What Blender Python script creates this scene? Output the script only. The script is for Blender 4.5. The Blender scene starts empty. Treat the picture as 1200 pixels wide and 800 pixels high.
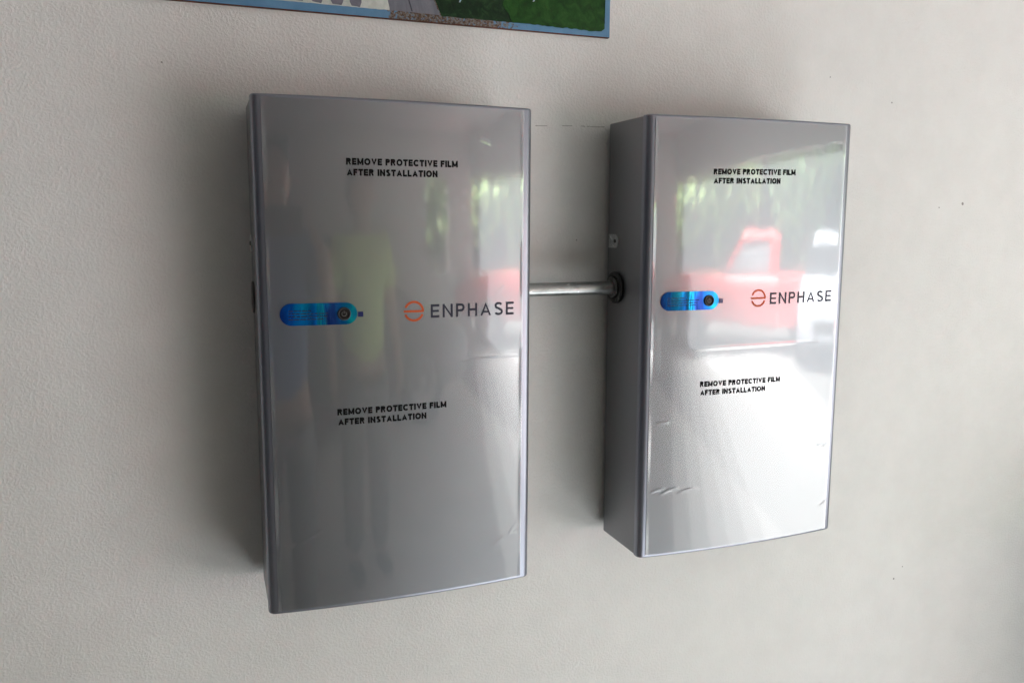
import bpy, bmesh, math, random
import numpy as np
from mathutils import Vector, Matrix, noise

random.seed(7)
scene = bpy.context.scene
COL = scene.collection
R = math.radians

# ------------------------------------------------------------------ camera
ZC = 1.35                                   # height of the cabinets' centres above the floor
cam_d = bpy.data.cameras.new('camera')
cam = bpy.data.objects.new('camera', cam_d)
COL.objects.link(cam)
cr, cu, cf = Vector((0.93849654, -0.34527509, 0.00305855)), Vector((0.0462397, 0.13445302, 0.98984053)), Vector((0.34217851, 0.92882049, -0.14214911))
M4 = Matrix.Identity(4)
for i in range(3):
    M4[i][0], M4[i][1], M4[i][2] = cr[i], cu[i], -cf[i]
M4.translation = Vector((-0.24123, -1.19690, 0.17999 + ZC))
cam.matrix_world = M4
cam_d.sensor_width = 36.0
cam_d.lens = 973.36 * 36.0 / 1200.0
cam_d.clip_start = 0.02
cam_d.clip_end = 300.0
scene.camera = cam

# ------------------------------------------------------------------ world and lamps
world = bpy.data.worlds.new('World')
scene.world = world
world.use_nodes = True
world.node_tree.nodes['Background'].inputs[0].default_value = (0.80, 0.88, 1.0, 1)
world.node_tree.nodes['Background'].inputs[1].default_value = 0.03


def area_lamp(name, loc, rot, sx, sy, power, color):
    l = bpy.data.lights.new(name, 'AREA')
    l.shape = 'RECTANGLE'
    l.size, l.size_y = sx, sy
    l.energy, l.color = power, color
    o = bpy.data.objects.new(name, l)
    COL.objects.link(o)
    o.location, o.rotation_euler = loc, rot
    return o


# the glare thrown up by the sunlit concrete outside the open door
# (overlapping sheets, so that the lit ground fades out at its sides)
for (gx, gy, gz, gw, gp) in (
        (3.922, -4.320, 0.008, 3.30, 33.0),
        (3.941, -4.313, 0.014, 2.96, 29.6),
        (3.959, -4.306, 0.020, 2.62, 26.2),
        (3.978, -4.298, 0.026, 2.28, 22.8),
        (3.996, -4.291, 0.032, 1.94, 19.4),
        (4.015, -4.284, 0.038, 1.60, 16.0)):
    area_lamp('driveway_glare', (gx, gy, gz), (math.pi, 0, R(21.4)), gw, 6.17, gp * 1.10, (0.985, 1.0, 0.975))
# unseen fill lamp added at floor level to brighten the lower wall
area_lamp('lower_wall_fill', (0.92, -1.25, 0.012), (math.pi, 0, 0), 1.1, 1.2, 12, (0.95, 1.0, 1.02))
# daylight that fills the open garage door
area_lamp('door_daylight', (4.2, -5.75, 1.02), (0, R(90), 0), 1.94, 6.3, 60, (0.92, 1.0, 1.05))
# open daylight over the driveway and the trees
area_lamp('daylight_over_driveway', (3.0, -8.0, 9.5), Vector((9, -5, -7)).to_track_quat('-Z', 'Y').to_euler(), 14.0, 9.0, 36000, (1.0, 0.98, 0.94))

vs = scene.view_settings
vs.view_transform = 'Standard'
vs.look = 'None'
vs.exposure = 0.42
vs.gamma = 1.0
vs.use_curve_mapping = False
scene.render.engine = 'CYCLES'
scene.cycles.max_bounces = 7
scene.cycles.diffuse_bounces = 4
scene.cycles.glossy_bounces = 4
scene.cycles.transparent_max_bounces = 12
scene.cycles.caustics_reflective = False
scene.cycles.caustics_refractive = False
scene.cycles.use_denoising = True


# ------------------------------------------------------------------ helpers
def tag(o, label=None, cat=None, group=None, kind=None):
    if label: o['label'] = label
    if cat: o['category'] = cat
    if group: o['group'] = group
    if kind: o['kind'] = kind
    return o


def empty(name, loc=(0, 0, 0), rz=0.0):
    o = bpy.data.objects.new(name, None)
    o.empty_display_size = 0.05
    COL.objects.link(o)
    o.location = loc
    o.rotation_euler = (0, 0, rz)
    return o


def mesh_obj(name, verts, faces, mat, parent=None, smooth=False, loc=(0, 0, 0)):
    me = bpy.data.meshes.new(name)
    me.from_pydata([tuple(v) for v in verts], [], [tuple(f) for f in faces])
    me.update()
    if smooth:
        me.polygons.foreach_set('use_smooth', [True] * len(me.polygons))
    if mat: me.materials.append(mat)
    o = bpy.data.objects.new(name, me)
    COL.objects.link(o)
    o.location = loc
    if parent: o.parent = parent
    return o


def bm_obj(name, bm, mat, parent=None, smooth=False, loc=(0, 0, 0)):
    bmesh.ops.recalc_face_normals(bm, faces=bm.faces)
    me = bpy.data.meshes.new(name)
    bm.to_mesh(me)
    bm.free()
    if smooth:
        me.polygons.foreach_set('use_smooth', [True] * len(me.polygons))
    if mat: me.materials.append(mat)
    o = bpy.data.objects.new(name, me)
    COL.objects.link(o)
    o.location = loc
    if parent: o.parent = parent
    return o


def box_bm(lo, hi, bevel=0.0, seg=2, bm=None):
    own = bm is None
    bm = bm or bmesh.new()
    lo, hi = Vector(lo), Vector(hi)
    r = bmesh.ops.create_cube(bm, size=1.0)
    for v in r['verts']:
        v.co = Vector([lo[i] + (v.co[i] + 0.5) * (hi[i] - lo[i]) for i in range(3)])
    if bevel > 0:
        es = set()
        for v in r['verts']:
            es.update(v.link_edges)
        bmesh.ops.bevel(bm, geom=list(es), offset=bevel, segments=seg, profile=0.5, affect='EDGES')
    return bm


def lathe(profile, axis='X', n=40, org=(0, 0, 0)):
    """profile: list of (radius, along); closed surface of revolution about an axis."""
    vs_, fs = [], []
    m = len(profile)
    for j in range(n):
        a = 2 * math.pi * j / n
        for (r, t) in profile:
            c, s = r * math.cos(a), r * math.sin(a)
            p = {'X': (t, c, s), 'Y': (c, t, s), 'Z': (c, s, t)}[axis]
            vs_.append((p[0] + org[0], p[1] + org[1], p[2] + org[2]))
    for j in range(n):
        k = (j + 1) % n
        for i in range(m - 1):
            fs.append((j * m + i, j * m + i + 1, k * m + i + 1, k * m + i))
    return vs_, fs


def fix_normals(o):
    bm = bmesh.new()
    bm.from_mesh(o.data)
    bmesh.ops.remove_doubles(bm, verts=bm.verts, dist=1e-6)
    bmesh.ops.recalc_face_normals(bm, faces=bm.faces)
    bm.to_mesh(o.data)
    bm.free()
    return o


def lathe_obj(name, profile, axis, mat, parent, org=(0, 0, 0), n=40, smooth=True):
    v, f = lathe(profile, axis, n, org)
    o = fix_normals(mesh_obj(name, v, f, mat, parent, smooth))
    return o


def smooth_by_angle(o, deg=35):
    me = o.data
    bm = bmesh.new()
    bm.from_mesh(me)
    for e in bm.edges:
        if len(e.link_faces) == 2:
            e.smooth = e.calc_face_angle(0.0) < R(deg)
    for f in bm.faces: f.smooth = True
    bm.to_mesh(me)
    bm.free()


# ------------------------------------------------------------------ materials
def new_mat(name):
    m = bpy.data.materials.new(name)
    m.use_nodes = True
    nt = m.node_tree
    b = nt.nodes['Principled BSDF']
    return m, nt, b


def N(nt, t, **kw):
    n = nt.nodes.new(t)
    for k, v in kw.items():
        setattr(n, k, v)
    return n


def L(nt, a, b):
    nt.links.new(a, b)


def noise_tex(nt, vec, scale, detail=3, rough=0.5, dist=0.0):
    n = N(nt, 'ShaderNodeTexNoise')
    n.inputs['Scale'].default_value = scale
    n.inputs['Detail'].default_value = detail
    n.inputs['Roughness'].default_value = rough
    n.inputs['Distortion'].default_value = dist
    if vec is not None: L(nt, vec, n.inputs['Vector'])
    return n


def ramp(nt, src, stops):
    r = N(nt, 'ShaderNodeValToRGB')
    els = r.color_ramp.elements
    while len(els) < len(stops): els.new(0.5)
    for e, (p, c) in zip(els, stops):
        e.position = p
        e.color = (c[0], c[1], c[2], 1) if hasattr(c, '__len__') else (c, c, c, 1)
    L(nt, src, r.inputs[0])
    return r


def math_n(nt, op, a, b=None, clamp=False):
    n = N(nt, 'ShaderNodeMath', operation=op, use_clamp=clamp)
    for i, v in enumerate((a, b)):
        if v is None: continue
        if isinstance(v, (int, float)): n.inputs[i].default_value = v
        else: L(nt, v, n.inputs[i])
    return n.outputs[0]


def mix_col(nt, fac, a, b, mode='MIX'):
    n = N(nt, 'ShaderNodeMix', data_type='RGBA', blend_type=mode)
    for idx, v in ((0, fac), (6, a), (7, b)):
        if isinstance(v, (int, float)): n.inputs[idx].default_value = v
        elif isinstance(v, tuple): n.inputs[idx].default_value = (v[0], v[1], v[2], 1)
        else: L(nt, v, n.inputs[idx])
    return n.outputs[2]


def bump(nt, h, strength, dist, prev=None):
    b = N(nt, 'ShaderNodeBump')
    b.inputs['Strength'].default_value = strength
    b.inputs['Distance'].default_value = dist
    L(nt, h, b.inputs['Height'])
    if prev is not None: L(nt, prev, b.inputs['Normal'])
    return b.outputs[0]


def simple(name, col, rough=0.5, metal=0.0, var=0.12, scale=20.0, bmp=0.0, bdist=0.001, coat=0.0, spec=None):
    m, nt, b = new_mat(name)
    tc = N(nt, 'ShaderNodeTexCoord')
    n = noise_tex(nt, tc.outputs['Object'], scale, 5, 0.6)
    c0 = tuple(max(0, c * (1 - var)) for c in col)
    c1 = tuple(min(1, c * (1 + var)) for c in col)
    r = ramp(nt, n.outputs[0], [(0.3, c0), (0.7, c1)])
    L(nt, r.outputs[0], b.inputs['Base Color'])
    b.inputs['Roughness'].default_value = rough
    b.inputs['Metallic'].default_value = metal
    if coat:
        b.inputs['Coat Weight'].default_value = coat
        b.inputs['Coat Roughness'].default_value = 0.05
    if spec is not None: b.inputs['Specular IOR Level'].default_value = spec
    if bmp:
        n2 = noise_tex(nt, tc.outputs['Object'], scale * 6, 3)
        L(nt, bump(nt, n2.outputs[0], bmp, bdist), b.inputs['Normal'])
    return m


def wall_material():
    m, nt, b = new_mat('textured_plaster_paint')
    geo = N(nt, 'ShaderNodeNewGeometry')
    pos = geo.outputs['Position']
    # roller and splatter texture
    w = noise_tex(nt, pos, 60, 3, 0.55)
    warp = N(nt, 'ShaderNodeVectorMath', operation='MULTIPLY_ADD')
    L(nt, w.outputs['Color'], warp.inputs[0])
    warp.inputs[1].default_value = (0.006, 0.006, 0.006)
    L(nt, pos, warp.inputs[2])
    n1 = noise_tex(nt, warp.outputs[0], 290, 2.5, 0.5)
    n2 = noise_tex(nt, pos, 70, 3, 0.5)
    n3 = noise_tex(nt, pos, 420, 2, 0.5)
    h1 = ramp(nt, n1.outputs[0], [(0.42, 0.0), (0.64, 1.0)])
    h = math_n(nt, 'ADD', math_n(nt, 'MULTIPLY', h1.outputs[0], 0.75), math_n(nt, 'MULTIPLY', n2.outputs[0], 0.22))
    h = math_n(nt, 'ADD', h, math_n(nt, 'MULTIPLY', n3.outputs[0], 0.22))
    # hairline at the drywall joint between the cabinets
    sep = N(nt, 'ShaderNodeSeparateXYZ')
    L(nt, pos, sep.inputs[0])
    nx = noise_tex(nt, pos, 30, 2)
    wob = math_n(nt, 'MULTIPLY', math_n(nt, 'SUBTRACT', nx.outputs[0], 0.5), 0.004)
    slope = math_n(nt, 'MULTIPLY', math_n(nt, 'SUBTRACT', sep.outputs[0], 0.25), 0.025)
    dz = math_n(nt, 'ABSOLUTE', math_n(nt, 'SUBTRACT', math_n(nt, 'SUBTRACT', math_n(nt, 'SUBTRACT', sep.outputs[2], ZC + 0.3255), slope), wob))
    line = math_n(nt, 'LESS_THAN', dz, 0.00055)
    nb = noise_tex(nt, pos, 55, 2)
    broken = math_n(nt, 'GREATER_THAN', nb.outputs[0], 0.47)
    xr = math_n(nt, 'MULTIPLY', math_n(nt, 'GREATER_THAN', sep.outputs[0], 0.16), math_n(nt, 'LESS_THAN', sep.outputs[0], 0.40))
    crack = math_n(nt, 'MULTIPLY', math_n(nt, 'MULTIPLY', line, broken), xr)
    # a few specks and nail pops
    sp = None
    for (x, z, r_) in ((1.118, 0.217, 0.0026), (-0.282, 0.384, 0.0012), (0.313, 0.152, 0.0011), (0.371, 0.283, 0.0013), (1.014, -0.519, 0.002),
                       (1.035, -0.497, 0.0016), (0.93, 0.395, 0.0016), (1.06, 0.21, 0.0014), (0.79, 0.43, 0.0012)):
        d = N(nt, 'ShaderNodeVectorMath', operation='DISTANCE')
        L(nt, warp.outputs[0], d.inputs[0])
        d.inputs[1].default_value = (x + 0.003, 0.012 + 0.003, z + ZC + 0.003)
        s = math_n(nt, 'LESS_THAN', d.outputs['Value'], r_)
        sp = s if sp is None else math_n(nt, 'MAXIMUM', sp, s)
    dark = math_n(nt, 'MAXIMUM', math_n(nt, 'MULTIPLY', crack, 0.55), math_n(nt, 'MULTIPLY', sp, 0.7))
    # slow blotches of yellowed paint and grime
    n4 = noise_tex(nt, pos, 2.2, 4, 0.55)
    base = ramp(nt, n4.outputs[0], [(0.3, (0.770, 0.763, 0.748)), (0.7, (0.812, 0.807, 0.795))])
    n5 = noise_tex(nt, pos, 14, 5, 0.65)
    fine = ramp(nt, n5.outputs[0], [(0.35, 0.955), (0.65, 1.0)])
    c = mix_col(nt, 1.0, base.outputs[0], fine.outputs[0], 'MULTIPLY')
    c = mix_col(nt, dark, c, (0.10, 0.09, 0.08))
    L(nt, c, b.inputs['Base Color'])
    b.inputs['Roughness'].default_value = 0.55
    b.inputs['Specular IOR Level'].default_value = 0.35
    hh = math_n(nt, 'SUBTRACT', h, math_n(nt, 'MULTIPLY', crack, 0.8))
    L(nt, bump(nt, hh, 0.33, 0.0017), b.inputs['Normal'])
    return m


def silver_paint(name, col, rough, flake=0.05):
    m, nt, b = new_mat(name)
    tc = N(nt, 'ShaderNodeTexCoord')
    n = noise_tex(nt, tc.outputs['Object'], 900, 2, 0.5)
    r = ramp(nt, n.outputs[0], [(0.3, tuple(c * (1 - flake) for c in col)), (0.7, tuple(c * (1 + flake) for c in col))])
    L(nt, r.outputs[0], b.inputs['Base Color'])
    b.inputs['Metallic'].default_value = 0.92
    n2 = noise_tex(nt, tc.outputs['Object'], 6, 4, 0.6)
    rr = N(nt, 'ShaderNodeMapRange')
    rr.inputs['To Min'].default_value = rough - 0.03
    rr.inputs['To Max'].default_value = rough + 0.03
    L(nt, n2.outputs[0], rr.inputs['Value'])
    L(nt, rr.outputs[0], b.inputs['Roughness'])
    n3 = noise_tex(nt, tc.outputs['Object'], 260, 2)
    L(nt, bump(nt, n3.outputs[0], 0.04, 0.0006), b.inputs['Normal'])
    return m


def film_material():
    """clear protective film: sees through to the paint, mirrors the room by Fresnel"""
    m, nt, b = new_mat('clear_protective_film')
    nt.nodes.remove(b)
    out = nt.nodes['Material Output']
    tc = N(nt, 'ShaderNodeTexCoord')
    fr = N(nt, 'ShaderNodeFresnel')
    fr.inputs['IOR'].default_value = 2.15
    tr = N(nt, 'ShaderNodeBsdfTransparent')
    tr.inputs[0].default_value = (0.97, 0.975, 0.98, 1)
    gl = N(nt, 'ShaderNodeBsdfGlossy')
    gl.inputs['Roughness'].default_value = 0.055
    n = noise_tex(nt, tc.outputs['Object'], 38, 3, 0.5)
    nn = bump(nt, n.outputs[0], 0.06, 0.0010)
    L(nt, nn, gl.inputs['Normal'])
    mx = N(nt, 'ShaderNodeMixShader')
    L(nt, fr.outputs[0], mx.inputs[0])
    L(nt, gl.outputs[0], mx.inputs[2])
    # the film is a little milky: a broad sheen under the clear reflection
    hz = N(nt, 'ShaderNodeBsdfGlossy')
    hz.inputs['Color'].default_value = (0.90, 0.935, 1.0, 1)
    hz.inputs['Roughness'].default_value = 0.45
    m2 = N(nt, 'ShaderNodeMixShader')
    m2.inputs[0].default_value = 0.20
    L(nt, tr.outputs[0], m2.inputs[1])
    L(nt, hz.outputs[0], m2.inputs[2])
    L(nt, m2.outputs[0], mx.inputs[1])
    L(nt, mx.outputs[0], out.inputs['Surface'])
    return m


def blue_foil():
    m, nt, b = new_mat('blue_masking_foil')
    tc = N(nt, 'ShaderNodeTexCoord')
    mp = N(nt, 'ShaderNodeMapping')
    mp.inputs['Scale'].default_value = (1, 1, 0.25)
    L(nt, tc.outputs['Object'], mp.inputs[0])
    n = noise_tex(nt, mp.outputs[0], 34, 2, 0.5, 0.8)
    r = ramp(nt, n.outputs[0], [(0.34, (0.014, 0.07, 0.36)), (0.45, (0.006, 0.19, 0.66)), (0.54, (0.004, 0.38, 0.75)), (0.66, (0.02, 0.66, 0.76))])
    L(nt, r.outputs[0], b.inputs['Base Color'])
    b.inputs['Metallic'].default_value = 0.8
    b.inputs['Roughness'].default_value = 0.10
    L(nt, bump(nt, n.outputs[0], 0.35, 0.002), b.inputs['Normal'])
    return m


def sign_border_material():
    m, nt, b = new_mat('chipped_blue_enamel')
    geo = N(nt, 'ShaderNodeNewGeometry')
    pos = geo.outputs['Position']
    sep = N(nt, 'ShaderNodeSeparateXYZ')
    L(nt, pos, sep.inputs[0])
    n = noise_tex(nt, pos, 40, 5, 0.6)
    blue = ramp(nt, n.outputs[0], [(0.3, (0.085, 0.225, 0.40)), (0.7, (0.13, 0.29, 0.47))])
    # rust creeping along the lower rim
    mr = N(nt, 'ShaderNodeMapRange', interpolation_type='SMOOTHSTEP')
    mr.inputs['From Min'].default_value = -0.01
    mr.inputs['From Max'].default_value = 0.03
    L(nt, sep.outputs[0], mr.inputs['Value'])
    mr2 = N(nt, 'ShaderNodeMapRange', interpolation_type='SMOOTHSTEP')
    mr2.inputs['From Min'].default_value = 0.29
    mr2.inputs['From Max'].default_value = 0.15
    L(nt, sep.outputs[0], mr2.inputs['Value'])
    zone = math_n(nt, 'MULTIPLY', mr.outputs[0], mr2.outputs[0])
    n2 = noise_tex(nt, pos, 170, 4, 0.7)
    thr = math_n(nt, 'SUBTRACT', 0.80, math_n(nt, 'MULTIPLY', zone, 0.455))
    rust = math_n(nt, 'MULTIPLY', math_n(nt, 'SUBTRACT', n2.outputs[0], thr), 9.0, clamp=True)
    n3 = noise_tex(nt, pos, 320, 3, 0.6)
    rc = ramp(nt, n3.outputs[0], [(0.3, (0.03, 0.022, 0.016)), (0.46, (0.11, 0.055, 0.03)), (0.56, (0.17, 0.15, 0.13)), (0.70, (0.16, 0.21, 0.25))])
    c = mix_col(nt, rust, blue.outputs[0], rc.outputs[0])
    L(nt, c, b.inputs['Base Color'])
    b.inputs['Roughness'].default_value = 0.5
    h = math_n(nt, 'ADD', math_n(nt, 'MULTIPLY', rust, 0.6), math_n(nt, 'MULTIPLY', n3.outputs[0], 0.3))
    L(nt, bump(nt, h, 0.4, 0.001), b.inputs['Normal'])
    return m


def paint_strokes(name, stops, scale, stretch=(1, 1, 1), rough=0.4):
    m, nt, b = new_mat(name)
    geo = N(nt, 'ShaderNodeNewGeometry')
    mp = N(nt, 'ShaderNodeMapping')
    mp.inputs['Scale'].default_value = stretch
    L(nt, geo.outputs['Position'], mp.inputs[0])
    n = noise_tex(nt, mp.outputs[0], scale, 5, 0.65, 0.8)
    r = ramp(nt, n.outputs[0], stops)
    L(nt, r.outputs[0], b.inputs['Base Color'])
    b.inputs['Roughness'].default_value = rough
    b.inputs['Specular IOR Level'].default_value = 0.2
    n2 = noise_tex(nt, mp.outputs[0], scale * 2.5, 3, 0.6)
    L(nt, bump(nt, n2.outputs[0], 0.5, 0.001), b.inputs['Normal'])
    return m


def zinc(name, col, rough):
    m, nt, b = new_mat(name)
    tc = N(nt, 'ShaderNodeTexCoord')
    mp = N(nt, 'ShaderNodeMapping')
    mp.inputs['Scale'].default_value = (0.35, 1, 1)
    L(nt, tc.outputs['Object'], mp.inputs[0])
    n = noise_tex(nt, mp.outputs[0], 90, 5, 0.65, 0.6)
    r = ramp(nt, n.outputs[0], [(0.35, tuple(c * 0.72 for c in col)), (0.5, col), (0.60, tuple(min(1, c * 1.1) for c in col)), (0.66, tuple(min(1, c * 1.9) for c in col))])
    L(nt, r.outputs[0], b.inputs['Base Color'])
    b.inputs['Metallic'].default_value = 0.9
    rr = N(nt, 'ShaderNodeMapRange')
    rr.inputs['To Min'].default_value = rough - 0.1
    rr.inputs['To Max'].default_value = rough + 0.15
    L(nt, n.outputs[0], rr.inputs['Value'])
    L(nt, rr.outputs[0], b.inputs['Roughness'])
    L(nt, bump(nt, n.outputs[0], 0.06, 0.0004), b.inputs['Normal'])
    return m


MAT = dict(
    wall=wall_material(),
    cover=silver_paint('silver_cover_paint', (0.28, 0.29, 0.34), 0.38),
    chassis=silver_paint('grey_chassis_paint', (0.265, 0.268, 0.285), 0.45),
    film=film_material(),
    foil=blue_foil(),
    black_print=simple('black_print', (0.006, 0.006, 0.007), 0.8, 0, 0.1, spec=0.08),
    navy_print=simple('navy_print', (0.026, 0.028, 0.050), 0.45, 0, 0.1, spec=0.25),
    orange_print=simple('orange_print', (0.50, 0.08, 0.018), 0.45, 0, 0.06, spec=0.3),
    navy_tab=simple('navy_plastic', (0.012, 0.016, 0.11), 0.3, 0, 0.1),
    black_plastic=simple('black_plastic', (0.018, 0.017, 0.017), 0.35, 0, 0.2),
    dark_button=simple('dark_button', (0.012, 0.009, 0.009), 0.4, 0, 0.2, spec=0.2),
    icon=simple('grey_icon', (0.12, 0.11, 0.11), 0.4, 0, 0.05),
    zinc=zinc('galvanised_conduit', (0.40, 0.41, 0.41), 0.30),
    zinc_tab=zinc('zinc_tab', (0.55, 0.57, 0.58), 0.4),
    screw=simple('screw_steel', (0.10, 0.10, 0.10), 0.35, 0.9, 0.1),
    bracket=simple('bracket_steel', (0.28, 0.28, 0.29), 0.5, 0.7, 0.1),
    border=sign_border_material(),
    sign_edge=simple('rusty_sheet_edge', (0.10, 0.035, 0.02), 0.8, 0, 0.4, 120),
    p_white=paint_strokes('white_paint', [(0.3, (0.50, 0.53, 0.50)), (0.7, (0.70, 0.72, 0.68))], 70),
    p_grey=paint_strokes('grey_paint', [(0.3, (0.135, 0.135, 0.175)), (0.7, (0.205, 0.205, 0.25))], 60),
    p_road=paint_strokes('grey_road_paint', [(0.3, (0.15, 0.155, 0.19)), (0.7, (0.23, 0.235, 0.27))], 60, (1, 1, .4)),
    p_line=paint_strokes('dark_line_paint', [(0.3, (0.06, 0.06, 0.08)), (0.7, (0.10, 0.10, 0.12))], 60),
    p_dark=paint_strokes('dark_green_paint', [(0.30, (0.004, 0.014, 0.006)), (0.52, (0.008, 0.030, 0.010)), (0.66, (0.020, 0.060, 0.020)), (0.80, (0.07, 0.13, 0.08))], 75),
    p_green=paint_strokes('grass_green_paint', [(0.28, (0.004, 0.020, 0.004)), (0.5, (0.011, 0.060, 0.008)), (0.75, (0.028, 0.105, 0.018))], 55),
    p_sky=paint_strokes('pale_blue_paint', [(0.3, (0.30, 0.44, 0.58)), (0.7, (0.52, 0.64, 0.72))], 60),
    floor=simple('garage_concrete', (0.58, 0.57, 0.55), 0.45, 0, 0.2, 3, 0.2, 0.002),
    drive=simple('driveway_concrete', (0.10, 0.098, 0.094), 0.8, 0, 0.15, 2, 0.3, 0.003),
    ceiling=simple('ceiling_paint', (0.46, 0.445, 0.43), 0.8, 0, 0.05, 2),
    back=simple('back_wall_paint', (0.42, 0.395, 0.365), 0.7, 0, 0.08, 2),
    trim=simple('door_trim_paint', (0.72, 0.71, 0.68), 0.5, 0, 0.05, 3),
    truck_glass=simple('pale_window_glass', (0.22, 0.23, 0.25), 0.08, 0, 0.1, 3),
    glass=simple('dark_glass', (0.02, 0.022, 0.025), 0.06, 0, 0.1, 3),
    red_paint=simple('red_car_paint', (0.42, 0.02, 0.018), 0.3, 0, 0.05, 3, coat=1.0),
    silver_car=simple('silver_car_paint', (0.36, 0.38, 0.42), 0.3, 0, 0.03, 3, coat=1.0),
    black_paint=simple('charcoal_car_paint', (0.035, 0.04, 0.05), 0.3, 0, 0.1, 3, coat=1.0),
    tyre=simple('tyre_rubber', (0.02, 0.02, 0.02), 0.8, 0, 0.2),
    rim=simple('alloy_rim', (0.45, 0.45, 0.46), 0.35, 0.9, 0.1),
    lamp_glass=simple('headlight_glass', (0.75, 0.77, 0.80), 0.1, 0.5, 0.05),
    skin=simple('skin', (0.42, 0.26, 0.19), 0.5, 0, 0.08, 10),
    hair=simple('dark_hair', (0.03, 0.022, 0.016), 0.6, 0, 0.3, 60),
    green_shirt=simple('green_cotton', (0.58, 0.72, 0.24), 0.85, 0, 0.12, 12, 0.3),
    blue_shirt=simple('navy_cotton', (0.07, 0.12, 0.26), 0.85, 0, 0.12, 12, 0.3),
    jeans=simple('grey_twill', (0.15, 0.145, 0.145), 0.85, 0, 0.2, 30, 0.3),
    shoe=simple('dark_leather', (0.03, 0.025, 0.022), 0.5, 0, 0.2),
    bark=simple('bark', (0.10, 0.075, 0.055), 0.9, 0, 0.3, 12, 0.6, 0.02),
    leaf_a=simple('leaf_bright', (0.13, 0.20, 0.06), 0.55, 0, 0.35, 3),
    leaf_b=simple('leaf_dark', (0.08, 0.14, 0.05), 0.55, 0, 0.35, 3),
    bin=simple('grey_bin_plastic', (0.06, 0.065, 0.07), 0.5, 0, 0.1, 8),
    bin_lid=simple('dark_lid_plastic', (0.03, 0.03, 0.035), 0.45, 0, 0.1, 8),
)

# ------------------------------------------------------------------ the setting
WALL_Y = 0.012
bm = box_bm((-3.6, WALL_Y, 0.0), (4.2, WALL_Y + 0.12, 2.62))
tag(bm_obj('wall', bm, MAT['wall']), kind='structure')
bm = box_bm((-3.6, -9.3, -0.12), (2.6, WALL_Y, 0.0))
tag(bm_obj('garage_floor', bm, MAT['floor']), kind='structure')
bm = box_bm((2.6, -40, -0.12), (60, 30, -0.004))
tag(bm_obj('driveway', bm, MAT['drive']), kind='structure')
bm = box_bm((-3.6, -9.3, 2.62), (4.2, WALL_Y + 0.12, 2.74))
tag(bm_obj('ceiling', bm, MAT['ceiling']), kind='structure')
# far wall of the garage with one tall narrow window opening (x 2.66..3.28)
bm = bmesh.new()
for lo, hi in (((-3.6, -9.1, 0), (2.66, -8.95, 2.62)), ((3.28, -9.1, 0), (4.0, -8.95, 2.62)),
               ((2.66, -9.1, 0), (3.28, -8.95, 0.9)), ((2.66, -9.1, 2.04), (3.28, -8.95, 2.62))):
    box_bm(lo, hi, bm=bm)
tag(bm_obj('far_wall', bm, MAT['back']), kind='structure')
# header over the open door, and the jamb
bm = bmesh.new()
box_bm((4.0, -9.1, 2.03), (4.15, WALL_Y, 2.62), bm=bm)
box_bm((4.0, -0.9, 0.0), (4.15, WALL_Y, 2.03), bm=bm)
tag(bm_obj('door_header', bm, MAT['trim']), kind='structure')


# ------------------------------------------------------------------ the battery cabinets
W2, H2 = 0.183, 0.3322          # half width, half height
D0, BOW = 0.1224, 0.010         # depth at the front corners, extra depth at the middle
SEAM = 0.1085


def front_y(s):
    return -(D0 + BOW * (1 - (s / W2) ** 2))


def cover_profile():
    """horizontal section of the front cover: left lip, rounded edge, bowed front, rounded edge, right lip"""
    r = 0.0105
    pts = [(-W2, -SEAM)]
    a_side = math.pi                                   # outward normal of the left side
    tilt = 2 * BOW / W2
    a_front = 1.5 * math.pi - tilt * 0.94
    cx = -W2 + r
    # centre of the corner arc so that it is tangent to the bowed front
    sx = cx + r * math.cos(a_front)
    cy = front_y(sx) - r * math.sin(a_front)
    for i in range(11):
        a = a_side + (a_front - a_side) * i / 10
        pts.append((cx + r * math.cos(a), cy + r * math.sin(a)))
    n = 56
    for i in range(1, n):
        s = sx + (-2 * sx) * i / n
        pts.append((s, front_y(s)))
    for i in range(10, -1, -1):
        a = a_side + (a_front - a_side) * i / 10
        pts.append((-(cx + r * math.cos(a)), cy + r * math.sin(a)))
    pts.append((W2, -SEAM))
    return pts, sx


PROF, FRONT_EDGE = cover_profile()


def build_cover(parent):
    prof = PROF
    n = len(prof)
    nrm = []
    for i in range(n):
        a, b = Vector(prof[max(0, i - 1)]), Vector(prof[min(n - 1, i + 1)])
        t = (b - a).normalized()
        nrm.append(Vector((-t.y, t.x)) * -1)           # outward: away from the wall
    rb = 0.0028
    rings = []
    for k in range(5):                                  # lower rounded rim
        a = math.pi / 2 * k / 4
        rings.append((-H2 + rb * (1 - math.sin(a)), rb * (1 - math.cos(a))))
    rings = [(z, ins) for (z, ins) in sorted(rings)]
    low = [(-H2 + rb * (1 - math.cos(a)), rb * (1 - math.sin(a))) for a in [math.pi / 2 * k / 4 for k in range(5)]]
    high = [(-z, i) for (z, i) in reversed(low)]
    mids = [(-H2 * 0.5, 0), (0, 0), (H2 * 0.5, 0)]
    rings = low + mids + high
    verts, faces = [], []
    for (z, ins) in rings:
        for i in range(n):
            p = Vector(prof[i])
            q = p - nrm[i] * ins
            if i in (0, n - 1): q.y = prof[i][1]
            verts.append((q.x, q.y, z))
    for k in range(len(rings) - 1):
        for i in range(n - 1):
            a = k * n + i
            faces.append((a, a + 1, a + n + 1, a + n))
    last = (len(rings) - 1) * n
    faces.append(tuple(range(n)))
    faces.append(tuple(range(last + n - 1, last - 1, -1)))
    o = fix_normals(mesh_obj('front_cover', verts, faces, MAT['cover'], parent))
    smooth_by_angle(o, 40)
    return o


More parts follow.
